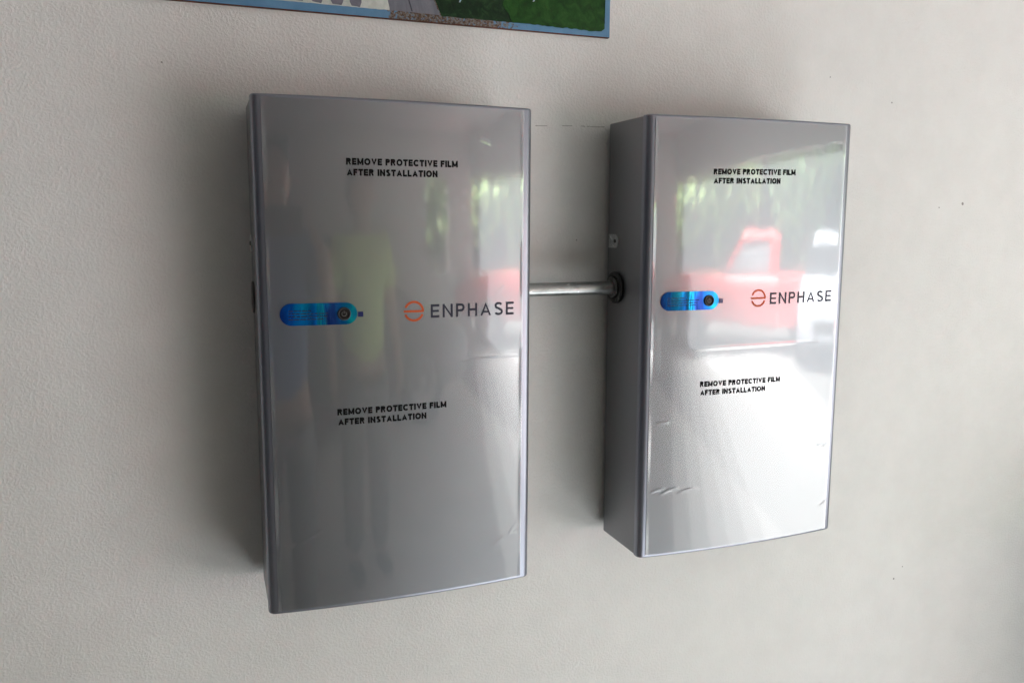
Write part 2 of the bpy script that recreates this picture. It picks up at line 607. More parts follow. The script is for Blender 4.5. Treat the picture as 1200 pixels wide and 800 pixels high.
def on_front(pts2, off):
    """wrap flat (s, z) outlines onto the bowed front"""
    out = []
    of = off
    for (s, z) in pts2:
        off = of(s, z) if callable(of) else of
        ny = 2 * BOW * s / W2 ** 2
        k = 1.0 / math.sqrt(1 + ny * ny)
        out.append((s + off * ny * k, front_y(s) - off * k, z))
    return out


def patch(name, outline, off, thick, mat, parent):
    """a thin raised piece with the outline given, following the front"""
    bm = bmesh.new()
    top = [bm.verts.new(p) for p in on_front(outline, off + thick)]
    bot = [bm.verts.new(p) for p in on_front(outline, off)]
    n = len(top)
    ft = bm.faces.new(top)
    for i in range(n):
        bm.faces.new((top[i], top[(i + 1) % n], bot[(i + 1) % n], bot[i]))
    bmesh.ops.triangulate(bm, faces=[ft])
    return bm_obj(name, bm, mat, parent)


def stadium(s0, s1, z0, z1, n=16):
    r = (z1 - z0) / 2
    zc = (z0 + z1) / 2
    pts = []
    for i in range(n + 1):
        a = math.pi / 2 + math.pi * i / n
        pts.append((s0 + r + r * math.cos(a), zc + r * math.sin(a)))
    m = 10
    for i in range(1, m):
        pts.append((s0 + r + (s1 - s0 - 2 * r) * i / m, z0))
    for i in range(n + 1):
        a = -math.pi / 2 + math.pi * i / n
        pts.append((s1 - r + r * math.cos(a), zc + r * math.sin(a)))
    for i in range(1, m):
        pts.append((s1 - r - (s1 - s0 - 2 * r) * i / m, z1))
    return pts


def arc_band(cx, cz, r_out, r_in, a0, a1, n=28):
    p = [(cx + r_out * math.cos(a0 + (a1 - a0) * i / n), cz + r_out * math.sin(a0 + (a1 - a0) * i / n)) for i in range(n + 1)]
    q = [(cx + r_in * math.cos(a1 + (a0 - a1) * i / n), cz + r_in * math.sin(a1 + (a0 - a1) * i / n)) for i in range(n + 1)]
    return p + q


def band_mesh(name, pieces, off, mat, parent):
    """several closed bands of one printed mark, each given as outer half + reversed inner half"""
    verts, faces = [], []
    for pl in pieces:
        p3 = on_front(pl, off)
        b = len(verts)
        verts += p3
        h = len(pl) // 2
        for i in range(h - 1):
            faces.append((b + i, b + i + 1, b + len(pl) - 2 - i, b + len(pl) - 1 - i))
    return fix_normals(mesh_obj(name, verts, faces, mat, parent))


def glyph(ch, t):
    """centre lines of a capital letter in a box one unit high; returns (width, polylines)"""
    h = t / 2
    def el(cx, cz, rx, rz, a0, a1, n=16):
        return [(cx + rx * math.cos(R(a0 + (a1 - a0) * i / n)), cz + rz * math.sin(R(a0 + (a1 - a0) * i / n))) for i in range(n + 1)]
    if ch == 'E': return 0.72, [[(0.72, 1 - h), (h, 1 - h), (h, h), (0.72, h)], [(h, 0.5), (0.68, 0.5)]]
    if ch == 'F': return 0.68, [[(0.68, 1 - h), (h, 1 - h), (h, 0)], [(h, 0.5), (0.60, 0.5)]]
    if ch == 'L': return 0.68, [[(h, 1), (h, h), (0.68, h)]]
    if ch == 'I': return t, [[(h, 1), (h, 0)]]
    if ch == 'T': return 0.78, [[(0, 1 - h), (0.78, 1 - h)], [(0.39, 1 - h), (0.39, 0)]]
    if ch == 'H': return 0.82, [[(h, 1), (h, 0)], [(0.82 - h, 1), (0.82 - h, 0)], [(h, 0.52), (0.82 - h, 0.52)]]
    if ch == 'N': return 0.86, [[(h, 0), (h, 1)], [(0.86 - h, 0), (0.86 - h, 1)], [(h, 1 - h * .6), (0.86 - h, h * .6)]]
    if ch == 'M': return 1.02, [[(h, 0), (h, 1)], [(1.02 - h, 0), (1.02 - h, 1)], [(h, 1 - h * .5), (0.51, h * 1.1)], [(1.02 - h, 1 - h * .5), (0.51, h * 1.1)]]
    if ch == 'V': return 0.94, [[(h, 1), (0.47, h * .7), (0.94 - h, 1)]]
    if ch == 'A': return 0.96, [[(h, 0), (0.48, 1 - h * .7), (0.96 - h, 0)], [(0.25, 0.30), (0.71, 0.30)]]
    if ch == 'O': return 1.02, [el(0.51, 0.5, 0.51 - h, 0.52 - h, 0, 360, 32)]
    if ch == 'C': return 0.94, [el(0.51, 0.5, 0.51 - h, 0.52 - h, 42, 318, 26)]
    if ch == 'P': return 0.74, [[(h, 0), (h, 1 - h), (0.44, 1 - h)] + el(0.44, 0.70, 0.30 - h, 0.30 - h, 80, -80, 10) + [(0.44, 0.40 + h), (h, 0.40 + h)]]
    if ch == 'R': return 0.84, [[(h, 0), (h, 1 - h), (0.48, 1 - h)] + el(0.48, 0.71, 0.29 - h, 0.29 - h, 80, -80, 10) + [(0.48, 0.42 + h), (h, 0.42 + h)], [(0.42, 0.42 + h), (0.84 - h * 1.1, 0)]]
    if ch == 'S':
        return 0.78, [el(0.39, 0.735, 0.36 - h, 0.275 - h, 25, 250, 14) + [(0.45, 0.485)] + el(0.39, 0.275, 0.39 - h, 0.285 - h, 60, -155, 14)]
    return 0.34, []


def stroke(pl, t):
    """outline of a centre line: left side then reversed right side, mitred"""
    n = len(pl)
    closed = math.hypot(pl[0][0] - pl[-1][0], pl[0][1] - pl[-1][1]) < 1e-6
    a, b = [], []
    for i in range(n):
        p = Vector(pl[i])
        d0 = (p - Vector(pl[i - 1] if i else (pl[n - 2] if closed else pl[0])))
        d1 = (Vector(pl[i + 1] if i < n - 1 else (pl[1] if closed else pl[-1])) - p)
        if d0.length < 1e-9: d0 = d1
        if d1.length < 1e-9: d1 = d0
        d0, d1 = d0.normalized(), d1.normalized()
        n0, n1 = Vector((-d0.y, d0.x)), Vector((-d1.y, d1.x))
        m = (n0 + n1)
        m = m.normalized() if m.length > 1e-6 else n0
        k = min(2.2, 1.0 / max(0.3, m.dot(n0)))
        a.append(tuple(p + m * (t / 2 * k)))
        b.append(tuple(p - m * (t / 2 * k)))
    return a + b[::-1]


def lettering(name, text, s0, z0, width, cap, off, mat, parent, t=0.24, gap=0.16, slope=0.0):
    x = 0.0
    bands = []
    for ch in text:
        w, pls = glyph(ch, t)
        for pl in pls:
            slim = 0.72 if ch in 'MN' and len(pl) == 2 and pl[0][0] != pl[1][0] else (0.86 if ch in 'EFAR' and len(pl) == 2 else 1.0)
            bands.append([(x + u, v) for (u, v) in stroke(pl, t * slim)])
        x += w + gap
    total = x - gap
    k = width / total
    verts, faces = [], []
    for q, bd in enumerate(bands):
        p3 = on_front([(s0 + u * k, z0 + min(1.0, max(0.0, v)) * cap + slope * u * k) for (u, v) in bd], off)
        b = len(verts)
        verts += p3
        hn = len(bd) // 2
        for i in range(hn - 1):
            faces.append((b + i, b + i + 1, b + len(bd) - 2 - i, b + len(bd) - 1 - i))
    o = mesh_obj(name, verts, faces, mat, parent)
    return fix_normals_out(o)


def fix_normals_out(o):
    me = o.data
    if len(me.polygons) and sum(p.normal.y for p in me.polygons) > 0:
        me.flip_normals()
    return o


def build_film(parent, creases, seed, s_lo=-0.1710, s_hi=0.1690):
    rng = np.random.RandomState(seed)
    waves = [(rng.uniform(15, 60), rng.uniform(0, math.pi), rng.uniform(0, 6.3)) for _ in range(10)]

    def height(S, Z):
        h = 0.0006 + 0 * S
        for (k, a, ph_) in waves:                         # the film never lies quite flat
            h = h + 0.000011 * (40 / k) ** 1.2 * np.sin(k * (S * math.cos(a) + Z * math.sin(a)) + ph_)
        for (s0, z0, s1, z1, amp, wid, bend) in creases:
            L2 = (s1 - s0) ** 2 + (z1 - z0) ** 2
            t = ((S - s0) * (s1 - s0) + (Z - z0) * (z1 - z0)) / L2
            ln = math.sqrt(L2)
            d = ((S - s0) * (z1 - z0) - (Z - z0) * (s1 - s0)) / ln + bend * ln * 4 * t * (1 - t)
            tt = np.clip(t, -0.3, 1.3)
            prof = np.clip(1 - (2 * tt - 1) ** 2, 0, 1) ** 0.6
            h = h + amp * prof * np.exp(-(d / wid) ** 2)
        rim = np.minimum(S - s_lo, s_hi - S)              # lifted rim
        return h + 0.0005 * np.exp(-(rim / 0.003) ** 2) * (0.6 + 0.4 * np.sin(Z * 40 + seed))

    ns, nz = 190, 330
    z_lo, z_hi = -H2 + 0.004, H2 - 0.004
    s = np.linspace(s_lo, s_hi, ns)
    z = np.linspace(z_lo, z_hi, nz)
    S, Z = np.meshgrid(s, z)
    h = height(S, Z)
    off = h
    ny = 2 * BOW * S / W2 ** 2
    k = 1 / np.sqrt(1 + ny * ny)
    X = S + off * ny * k
    Y = -(D0 + BOW * (1 - (S / W2) ** 2)) - off * k
    co = np.stack([X, Y, Z], -1).reshape(-1, 3)
    idx = np.arange(ns * nz).reshape(nz, ns)
    q = np.stack([idx[:-1, :-1], idx[:-1, 1:], idx[1:, 1:], idx[1:, :-1]], -1).reshape(-1, 4)
    me = bpy.data.meshes.new('protective_film')
    me.vertices.add(len(co))
    me.vertices.foreach_set('co', co.ravel())
    me.loops.add(q.size)
    me.loops.foreach_set('vertex_index', q.ravel().astype(np.int32))
    me.polygons.add(len(q))
    me.polygons.foreach_set('loop_start', np.arange(0, q.size, 4, dtype=np.int32))
    me.polygons.foreach_set('use_smooth', [True] * len(q))
    me.update(calc_edges=True)
    me.validate()
    me.materials.append(MAT['film'])
    o = bpy.data.objects.new('protective_film', me)
    COL.objects.link(o)
    o.parent = parent
    return o, height


def half_round_tab(parent):
    """zinc ear of the wall bracket, with its screw"""
    x = -W2 - 0.0006
    bm = bmesh.new()
    prof = [(0.004, 0.0106)]
    for i in range(15):
        a = math.pi / 2 - math.pi * i / 14
        prof.append((-0.0275 - 0.0108 * math.cos(a), 0.1503 - ZC * 0 + 0.0106 * math.sin(a)))
    prof = [(-0.0062, 0.1609)] + prof[1:] + [(-0.0062, 0.1397)]
    a = [bm.verts.new((x, y, z)) for (y, z) in prof]
    b = [bm.verts.new((x + 0.0035, y, z)) for (y, z) in prof]
    bm.faces.new(a)
    bm.faces.new(b[::-1])
    n = len(a)
    for i in range(n):
        bm.faces.new((a[i], a[(i + 1) % n], b[(i + 1) % n], b[i]))
    t = bm_obj('bracket_tab', bm, MAT['zinc_tab'], parent)
    lathe_obj('screw', [(0, -0.0016), (0.0022, -0.0016), (0.0030, -0.0008), (0.0030, 0.001), (0, 0.001)], 'X', MAT['screw'], t, (x, -0.0285, 0.1503), 16)
    return t


def build_cabinet(loc, label, creases, seed, dt, tilt, with_hub):
    root = empty('battery_cabinet', loc)
    root.rotation_euler = (0, tilt, 0)
    tag(root, label, 'battery cabinet', 'grey battery cabinets on the wall')
    ch = bm_obj('chassis', box_bm((-W2 + 0.0012, -SEAM + 0.0006, -H2 + 0.0012), (W2 - 0.0012, 0.0, H2 - 0.0012), 0.0022, 3), MAT['chassis'], root)
    smooth_by_angle(ch)
    bm_obj('wall_bracket', box_bm((-0.155, 0.0004, -0.30), (0.155, WALL_Y - 0.0004, 0.30), 0.001, 1), MAT['bracket'], root)
    build_cover(root)
    film, height = build_film(root, creases, seed)
    # printed warnings on the film
    T = film
    a, b_ = dt['t1'], dt['t2']
    lettering('warning_text', 'REMOVE PROTECTIVE FILM', a[0], a[1], a[2], 0.0084, lambda s_, z_: height(s_, z_) + 0.0004, MAT['black_print'], T, 0.285, 0.12, a[3])
    lettering('warning_text', 'AFTER INSTALLATION', a[0] + 0.0006, a[1] - 0.0132, a[2] * 0.805, 0.0084, lambda s_, z_: height(s_, z_) + 0.0004, MAT['black_print'], T, 0.285, 0.12, a[3])
    lettering('warning_text', 'REMOVE PROTECTIVE FILM', b_[0], b_[1], b_[2], 0.0084, lambda s_, z_: height(s_, z_) + 0.0004, MAT['black_print'], T, 0.285, 0.12, b_[3])
    lettering('warning_text', 'AFTER INSTALLATION', b_[0] + 0.0008, b_[1] - 0.0132, b_[2] * 0.802, 0.0084, lambda s_, z_: height(s_, z_) + 0.0004, MAT['black_print'], T, 0.285, 0.12, b_[3])
    # maker's mark: a round e and the word
    cx, cz, r0, tk = dt['emb'][0], dt['emb'][1], 0.0136, 0.0029
    ri = r0 - tk
    up = arc_band(cx, cz, r0, ri, R(-2), R(157))
    lo_ = arc_band(cx, cz, r0, ri, R(200), R(340))
    bar = [(cx - r0, cz + 0.0013), (cx + r0 - 0.0006, cz + 0.0013), (cx + r0 - 0.0006, cz - 0.0015), (cx - r0, cz - 0.0015)]
    em = band_mesh('emblem', [up, lo_], lambda s_, z_: height(s_, z_) + 0.0004, MAT['orange_print'], root)
    fix_normals_out(em)
    eb = band_mesh('emblem_bar', [bar], lambda s_, z_: height(s_, z_) + 0.00043, MAT['orange_print'], em)
    fix_normals_out(eb)
    w = dt['word']
    lettering('maker_lettering', 'ENPHASE', w[0], w[1], w[2], 0.0178, lambda s_, z_: height(s_, z_) + 0.0004, MAT['navy_print'], root, 0.172, 0.29)
    # status window under its blue masking foil, button and tab
    st = patch('status_window', stadium(-0.1568, -0.0612, 0.0495, 0.0775), 0.0013, 0.0006, MAT['foil'], root)
    for k in range(4):
        z = 0.0685 - 0.0036 * k
        s_ = -0.1465
        rnd = random.Random(seed * 10 + k)
        end = (-0.118, -0.100, -0.098, -0.104)[k]
        pieces = []
        while s_ < end:
            l_ = rnd.uniform(0.003, 0.008)
            pieces.append([(s_, z), (s_ + l_, z), (s_ + l_, z - 0.0011), (s_, z - 0.0011)])
            s_ += l_ + 0.0011
        fp = band_mesh('fine_print', pieces, 0.0021, MAT['navy_print'], st)
        fix_normals_out(fp)
    bs, bz = -0.0780, 0.0632
    by = front_y(bs)
    btn = lathe_obj('button_ring', [(0.0062, 0.0), (0.0062, -0.0034), (0.0070, -0.0042), (0.0080, -0.0040), (0.0086, -0.0030), (0.0086, 0.0)], 'Y', MAT['black_plastic'], root, (bs, by, bz))
    lathe_obj('button', [(0.0062, -0.0022), (0.0045, -0.0026), (0.0, -0.0027)], 'Y', MAT['dark_button'], btn, (bs, by, bz))
    ic = arc_band(bs, bz, 0.0032, 0.0025, R(125), R(415), 20)
    io = band_mesh('power_icon', [ic, [(bs - 0.0004, bz + 0.004), (bs + 0.0004, bz + 0.004), (bs + 0.0004, bz + 0.0008), (bs - 0.0004, bz + 0.0008)]], 0.0034, MAT['icon'], btn)
    fix_normals_out(io)
    patch('indicator_tab', [(-0.0602, 0.0655), (-0.0602, 0.0588), (-0.0537, 0.0588), (-0.0537, 0.0655)], 0.0013, 0.0008, MAT['navy_tab'], root)
    half_round_tab(root)
    if with_hub:
        # black bushing and locknut where the conduit enters
        hub = lathe_obj('conduit_bushing', [(0.0105, 0.0005), (0.0235, 0.0005), (0.0250, -0.0010), (0.0250, -0.0040), (0.0235, -0.0055), (0.0180, -0.0055), (0.0170, -0.0045), (0.0105, -0.0045)], 'X',
                        MAT['black_plastic'], root, (-W2, -0.0340, 0.0789))
        nv = []
        lathe_obj('locknut', [(0.0105, -0.0045), (0.0160, -0.0045), (0.0165, -0.0055), (0.0165, -0.0080), (0.0155, -0.0090), (0.0125, -0.0090), (0.0115, -0.0100), (0.0105, -0.0100)], 'X',
                  MAT['screw'], hub, (-W2, -0.0340, 0.0789), 36)
    else:
        lathe_obj('knockout_plug', [(0, -0.0018), (0.016, -0.0018), (0.0205, -0.0014), (0.0215, -0.0006), (0.0215, 0.0025), (0, 0.0025)], 'X', MAT['black_plastic'], root, (-W2, -0.0340, 0.0789))
    return root


X2 = 0.5439
build_cabinet((0, 0, ZC), 'larger, darker silver battery cabinet on the left, under the painted board',
              [(0.118, -0.2815, 0.163, -0.262, 0.00030, 0.0014, 0.10), (0.150, -0.262, 0.168, -0.247, 0.00028, 0.0012, 0.12),
               (0.03, -0.003, 0.165, -0.007, 0.00008, 0.0012, 0.0), (-0.155, -0.245, -0.095, -0.215, 0.00013, 0.0013, 0.02),
               (0.128, 0.083, 0.143, 0.095, 0.00014, 0.0010, 0.0), (0.105, 0.287, 0.122, 0.281, 0.00033, 0.0013, 0.1)],
              3, dict(t1=(-0.0712, 0.2500, 0.1452, 0.0035), t2=(-0.0892, -0.0690, 0.1458, 0.006), emb=(0.0130, 0.0638), word=(0.0358, 0.0543, 0.1195)), 0.0031, False)
build_cabinet((X2, 0, ZC + 0.0014), 'paler silver battery cabinet on the right, its dark side and bushing showing',
              [(-0.167, -0.2300, -0.142, -0.2240, 0.00075, 0.0013, 0.08), (-0.150, -0.2340, -0.118, -0.2250, 0.00075, 0.0014, 0.08), (-0.120, -0.2335, -0.084, -0.2300, 0.00065, 0.0013, 0.08),
               (-0.160, -0.1222, -0.138, -0.1208, 0.00075, 0.0013, 0.04), (0.138, -0.1830, 0.168, -0.1775, 0.00085, 0.0013, -0.10),
               (0.151, -0.2850, 0.170, -0.2715, 0.00085, 0.0014, -0.08), (-0.105, -0.0100, 0.136, -0.0085, 0.00016, 0.0011, 0.0),
               (0.140, -0.3050, 0.160, -0.3010, 0.00033, 0.0013, 0.1)],
              8, dict(t1=(-0.0764, 0.2490, 0.1458, 0.010), t2=(-0.0876, -0.0685, 0.1458, -0.006), emb=(0.0103, 0.0642), word=(0.0318, 0.0541, 0.1230)), -0.0030, True)

# the conduit that links them
c = empty('conduit', (0, 0, 0))
tag(c, 'galvanised steel conduit pipe running between the two cabinets', 'conduit')
v, f = lathe([(0.0, 0.184), (0.0103, 0.184)] + [(0.0103, 0.184 + 0.0335 * k) for k in range(1, 6)] + [(0.0103, X2 - W2 - 0.0060), (0.0, X2 - W2 - 0.0060)], 'X', 28)
o = fix_normals(mesh_obj('pipe', [(a, b - 0.0340, z + 0.0790 + ZC) for (a, b, z) in v], f, MAT['zinc'], c))
smooth_by_angle(o)
v, f = lathe([(0.0105, 0.184), (0.0160, 0.184), (0.0160, 0.192), (0.0140, 0.193), (0.0140, 0.203), (0.0105, 0.204)], 'X', 28)
o = fix_normals(mesh_obj('pipe_connector', [(a, b - 0.0340, z + 0.0790 + ZC) for (a, b, z) in v], f, MAT['zinc'], c))
smooth_by_angle(o)

# ------------------------------------------------------------------ the painted board above
BX0, BX1, BZ0, BZ1 = -0.62, 0.361, 1.8112, 2.36
board = empty('painted_board', ((BX0 + BX1) / 2, WALL_Y - 0.004, BZ0))
tag(board, 'painted metal board with pale blue rim, rusting along its bottom edge', 'painting')


def bpart(name, bm, mat, par=board):
    o = bm_obj(name, bm, mat, par)
    o.matrix_parent_inverse = Matrix.Translation(-Vector(board.location))
    return o


YB = WALL_Y - 0.0062
bpart('sheet', box_bm((BX0, YB, BZ0), (BX1, WALL_Y - 0.0005, BZ1), 0.0008, 1), MAT['sign_edge'])
bpart('rim', box_bm((BX0 + 0.0004, YB - 0.0006, BZ0 + 0.0010), (BX1 - 0.0004, YB + 0.0002, BZ1 - 0.001), 0.0002, 1), MAT['border'])


def blob_patch(name, outline, y, thick, mat, jitter=0.0006, sub=0.004):
    pts = []
    n = len(outline)
    for i in range(n):
        a, b = Vector(outline[i]), Vector(outline[(i + 1) % n])
        m = max(1, int((b - a).length / sub))
        for k in range(m):
            p = a + (b - a) * k / m
            q = noise.noise_vector(Vector((p.x * 130, p.y * 130, 3.1)))
            pts.append((p.x + q.x * jitter, p.y + q.y * jitter))
    bm = bmesh.new()
    t = [bm.verts.new((x, y - thick, z)) for x, z in pts]
    b = [bm.verts.new((x, y, z)) for x, z in pts]
    ft = bm.faces.new(t)
    for i in range(len(t)):
        bm.faces.new((t[i], t[(i + 1) % len(t)], b[(i + 1) % len(t)], b[i]))
    bmesh.ops.triangulate(bm, faces=[ft])
    return bpart(name, bm, mat)


YP = YB - 0.0006
ZB = BZ0 + 0.0115
blob_patch('white_field', [(-0.61, ZB), (0.0175, ZB), (-0.055, BZ1 - 0.012), (-0.61, BZ1 - 0.012)], YP, 0.0003, MAT['p_white'])
for k, cxp in enumerate((-0.207, -0.182, -0.156, -0.131, -0.107, -0.0825, -0.0555, -0.0300)):
    wv = (0.0078, 0.0080, 0.0080, 0.0076, 0.0080, 0.0082, 0.0088, 0.0082)[k]
    zb = ZB + (0.004, 0.004, 0.003, 0.003, 0.0015, 0.001, 0.0008, 0.0005)[k]
    blob_patch('grey_post', [(cxp - wv * 0.7, zb + 0.001), (cxp + wv * 0.7, zb), (cxp + wv, zb + 0.006), (cxp + wv * 0.95, zb + 0.32), (cxp - wv, zb + 0.32), (cxp - wv, zb + 0.006)], YP - 0.0003, 0.0003, MAT['p_grey'], 0.0006)
blob_patch('grey_road', [(0.0180, ZB + 0.0002), (0.0905, ZB - 0.0005), (0.060, ZB + 0.06), (0.02, ZB + 0.2), (-0.03, ZB + 0.2)], YP - 0.0001, 0.0003, MAT['p_road'])
blob_patch('road_line', [(0.0485, ZB + 0.001), (0.0505, ZB + 0.001), (0.020, ZB + 0.10), (0.018, ZB + 0.10)], YP - 0.0005, 0.0002, MAT['p_line'], 0.0003)
blob_patch('dark_shrubs', [(0.0925, ZB - 0.0015), (0.215, ZB - 0.0015), (0.352, ZB + 0.07), (0.352, BZ1 - 0.10), (0.06, BZ1 - 0.10), (0.066, ZB + 0.06)], YP - 0.0001, 0.0004, MAT['p_dark'], 0.001)
blob_patch('green_lawn', [(0.200, ZB - 0.0012), (0.3455, ZB - 0.0035), (0.3515, ZB + 0.0015), (0.3522, ZB + 0.09), (0.21, ZB + 0.06), (0.185, ZB + 0.025)], YP - 0.0005, 0.0004, MAT['p_green'], 0.0018)
for k, (a, z, d, e) in enumerate(((0.172, 0.028, 0.182, 0.048), (0.221, 0.036, 0.235, 0.047), (0.118, 0.020, 0.121, 0.024), (0.232, 0.030, 0.236, 0.038))):
    blob_patch('sky_gap', [(a, ZB + z), (a + 0.002, ZB + z), (d + 0.002, ZB + e), (d, ZB + e)], YP - 0.0010, 0.0002, MAT['p_sky'], 0.0012, 0.002)


# ------------------------------------------------------------------ what the glossy fronts mirror: cars, people, trees
def loft(sections, mat, name, parent, cap=True, smooth_deg=35):
    n = len(sections[0])
    verts = [p for s in sections for p in s]
    faces = []
    for k in range(len(sections) - 1):
        for i in range(n):
            j = (i + 1) % n
            faces.append((k * n + i, k * n + j, (k + 1) * n + j, (k + 1) * n + i))
    if cap:
        faces.append(tuple(range(n)))
        faces.append(tuple(range(len(sections) * n - 1, (len(sections) - 1) * n - 1, -1)))
    o = fix_normals(mesh_obj(name, verts, faces, mat, parent))
    smooth_by_angle(o, smooth_deg)
    return o


def car_section(x, zb, zt, hw, top=0.9):
    """rounded cross-section at station x"""
    pts = []
    for (u, w_) in ((0.86, 0.0), (0.97, 0.06), (1.0, 0.3), (1.0, 0.62), (0.97, 0.86), (top, 0.97), (top * 0.8, 1.0)):
        pts.append((x, hw * u, zb + (zt - zb) * w_))
    return pts + [(x, -y, z) for (_, y, z) in reversed(pts)]


def wheel(parent, x, y, r, wd):
    s = 1 if y > 0 else -1
    w = lathe_obj('wheel', [(r * 0.62, -wd / 2), (r * 0.9, -wd / 2), (r, -wd * 0.35), (r, wd * 0.35), (r * 0.9, wd / 2), (r * 0.62, wd / 2), (r * 0.62, -wd / 2)], 'Y', MAT['tyre'], parent, (x, y, r), 28)
    lathe_obj('rim', [(0, s * wd * 0.30), (r * 0.15, s * wd * 0.42), (r * 0.2, s * wd * 0.2), (r * 0.5, s * wd * 0.28), (r * 0.62, s * wd * 0.48), (r * 0.62, -s * wd * 0.3), (0, -s * wd * 0.3)], 'Y', MAT['rim'], w, (x, y, r), 20)


def sedan(loc, rz, paint, label, group=None, roof=1.42):
    root = empty('parked_car', loc, rz)
    tag(root, label, 'car', group)
    st = [(-2.15, .38, .86, .70), (-2.0, .26, .98, .82), (-1.4, .22, 1.02, .88), (0, .2, 1.0, .9), (0.9, .2, .97, .9), (1.6, .22, .88, .88), (2.05, .28, .74, .80), (2.2, .36, .62, .68)]
    loft([car_section(*s) for s in st], paint, 'body', root)
    cab = [(-1.55, .98, 1.02, .80, .9), (-1.05, .98, roof - .10, .78, .75), (-0.5, .98, roof, .76, .72), (0.1, .98, roof - .01, .76, .72), (0.55, .97, roof - .14, .77, .74), (1.15, .95, .98, .80, .9)]
    loft([car_section(*s) for s in cab], MAT['glass'], 'window_band', root)
    rf = [(-1.0, roof - .115, roof - .075, .62, .9), (-0.5, roof - .03, roof + .012, .62, .9), (0.1, roof - .04, roof + .006, .62, .9), (0.52, roof - .15, roof - .115, .62, .9)]
    loft([car_section(*s) for s in rf], paint, 'roof', root)
    for x in (-1.3, 1.35):
        for y in (-0.80, 0.80): wheel(root, x, y, 0.33, 0.22)
    for s in (-1, 1):
        bm_obj('headlight', box_bm((2.02, s * .58 - .14, .58), (2.16, s * .58 + .14, .70), .03, 2), MAT['lamp_glass'], root)
        bm_obj('tail_light', box_bm((-2.14, s * .60 - .12, .74), (-2.02, s * .60 + .12, .86), .02, 2), MAT['red_paint'], root)
    bm_obj('grille', box_bm((2.12, -.38, .42), (2.21, .38, .56), .02, 2), MAT['black_plastic'], root)
    return root


def pickup(loc, rz, label):
    root = empty('pickup_truck', loc, rz)
    root.scale = (1.10, 0.82, 0.80)
    tag(root, label, 'pickup truck')
    P = MAT['red_paint']
    loft([car_section(*s) for s in ((.85, .42, 1.16, .90), (1.6, .42, 1.14, .90), (2.3, .42, 1.08, .88), (2.55, .46, .98, .82), (2.62, .52, .86, .76))], P, 'hood', root)
    loft([car_section(*s) for s in ((-.75, .40, 1.18, .92), (.86, .40, 1.18, .92))], P, 'cab', root)
    loft([car_section(*s) for s in ((-.72, 1.17, 1.70, .82, .84), (-.55, 1.17, 1.78, .80, .82), (.25, 1.17, 1.77, .80, .82), (.80, 1.17, 1.19, .86, .9))], MAT['truck_glass'], 'window_band', root)
    loft([car_section(*s) for s in ((-.76, 1.62, 1.78, .84, .9), (-.5, 1.66, 1.84, .86, .9), (.20, 1.66, 1.83, .86, .9), (.34, 1.62, 1.72, .84, .9))], P, 'roof', root)
    for s in (-1, 1):
        bm_obj('rear_pillar', box_bm((-.76, s * .80 - .06, 1.15), (-.50, s * .80 + .06, 1.76), .02, 2), P, root)
        loft([[(x, s * .81 - .035, z), (x + .14, s * .81 - .035, z), (x + .14, s * .81 + .05, z), (x, s * .81 + .05, z)] for (x, z) in ((.70, 1.15), (.16, 1.74))], P, 'front_pillar', root)
        bm = box_bm((-2.5, s * .88 - .06, .45), (-.80, s * .88 + .06, 1.12), .03, 2)
        bm_obj('bed_side', bm, P, root)
        bm_obj('headlight', box_bm((2.52, s * .62 - .12, .80), (2.62, s * .62 + .12, .96), .02, 2), MAT['lamp_glass'], root)
    bm_obj('bed_floor', box_bm((-2.5, -.81, .62), (-.80, .81, .70)), MAT['black_plastic'], root)
    bm_obj('tailgate', box_bm((-2.56, -.80, .50), (-2.505, .80, 1.10), .015, 2), P, root)
    bm_obj('bumper', box_bm((2.56, -.86, .46), (2.72, .86, .62), .03, 2), MAT['rim'], root)
    for x in (-1.55, 1.65):
        for y in (-0.80, 0.80): wheel(root, x, y, 0.37, 0.25)
    return root


pickup((6.1, -7.75, -0.004), R(217), 'red pickup truck out on the driveway, mirrored in the right cabinet')
sedan((8.3, -6.2, -0.004), R(142), MAT['silver_car'], 'silver car out on the driveway, mirrored at the right cabinet edge')
sedan((0.05, -5.9, 0), R(0), MAT['black_paint'], 'charcoal car inside the garage, mirrored in the left cabinet')


def skin_mesh(name, joints, edges, radii, mat, parent, sub=2):
    me = bpy.data.meshes.new(name)
    me.from_pydata(joints, edges, [])
    o = bpy.data.objects.new(name, me)
    COL.objects.link(o)
    if parent: o.parent = parent
    md = o.modifiers.new('skin', 'SKIN')
    md.use_smooth_shade = True
    for i, sv in enumerate(me.skin_vertices[0].data):
        r = radii[i]
        sv.radius = (r, r) if not hasattr(r, '__len__') else r
        sv.use_root = (i == 0)
    s = o.modifiers.new('sub', 'SUBSURF')
    s.levels = s.render_levels = sub
    me.materials.append(mat)
    return o


def chain(J, E, Rr, start, pts):
    prev = start
    ids = []
    for (p, r) in pts:
        J.append(p)
        Rr.append(r)
        E.append((prev, len(J) - 1))
        prev = len(J) - 1
        ids.append(prev)
    return ids


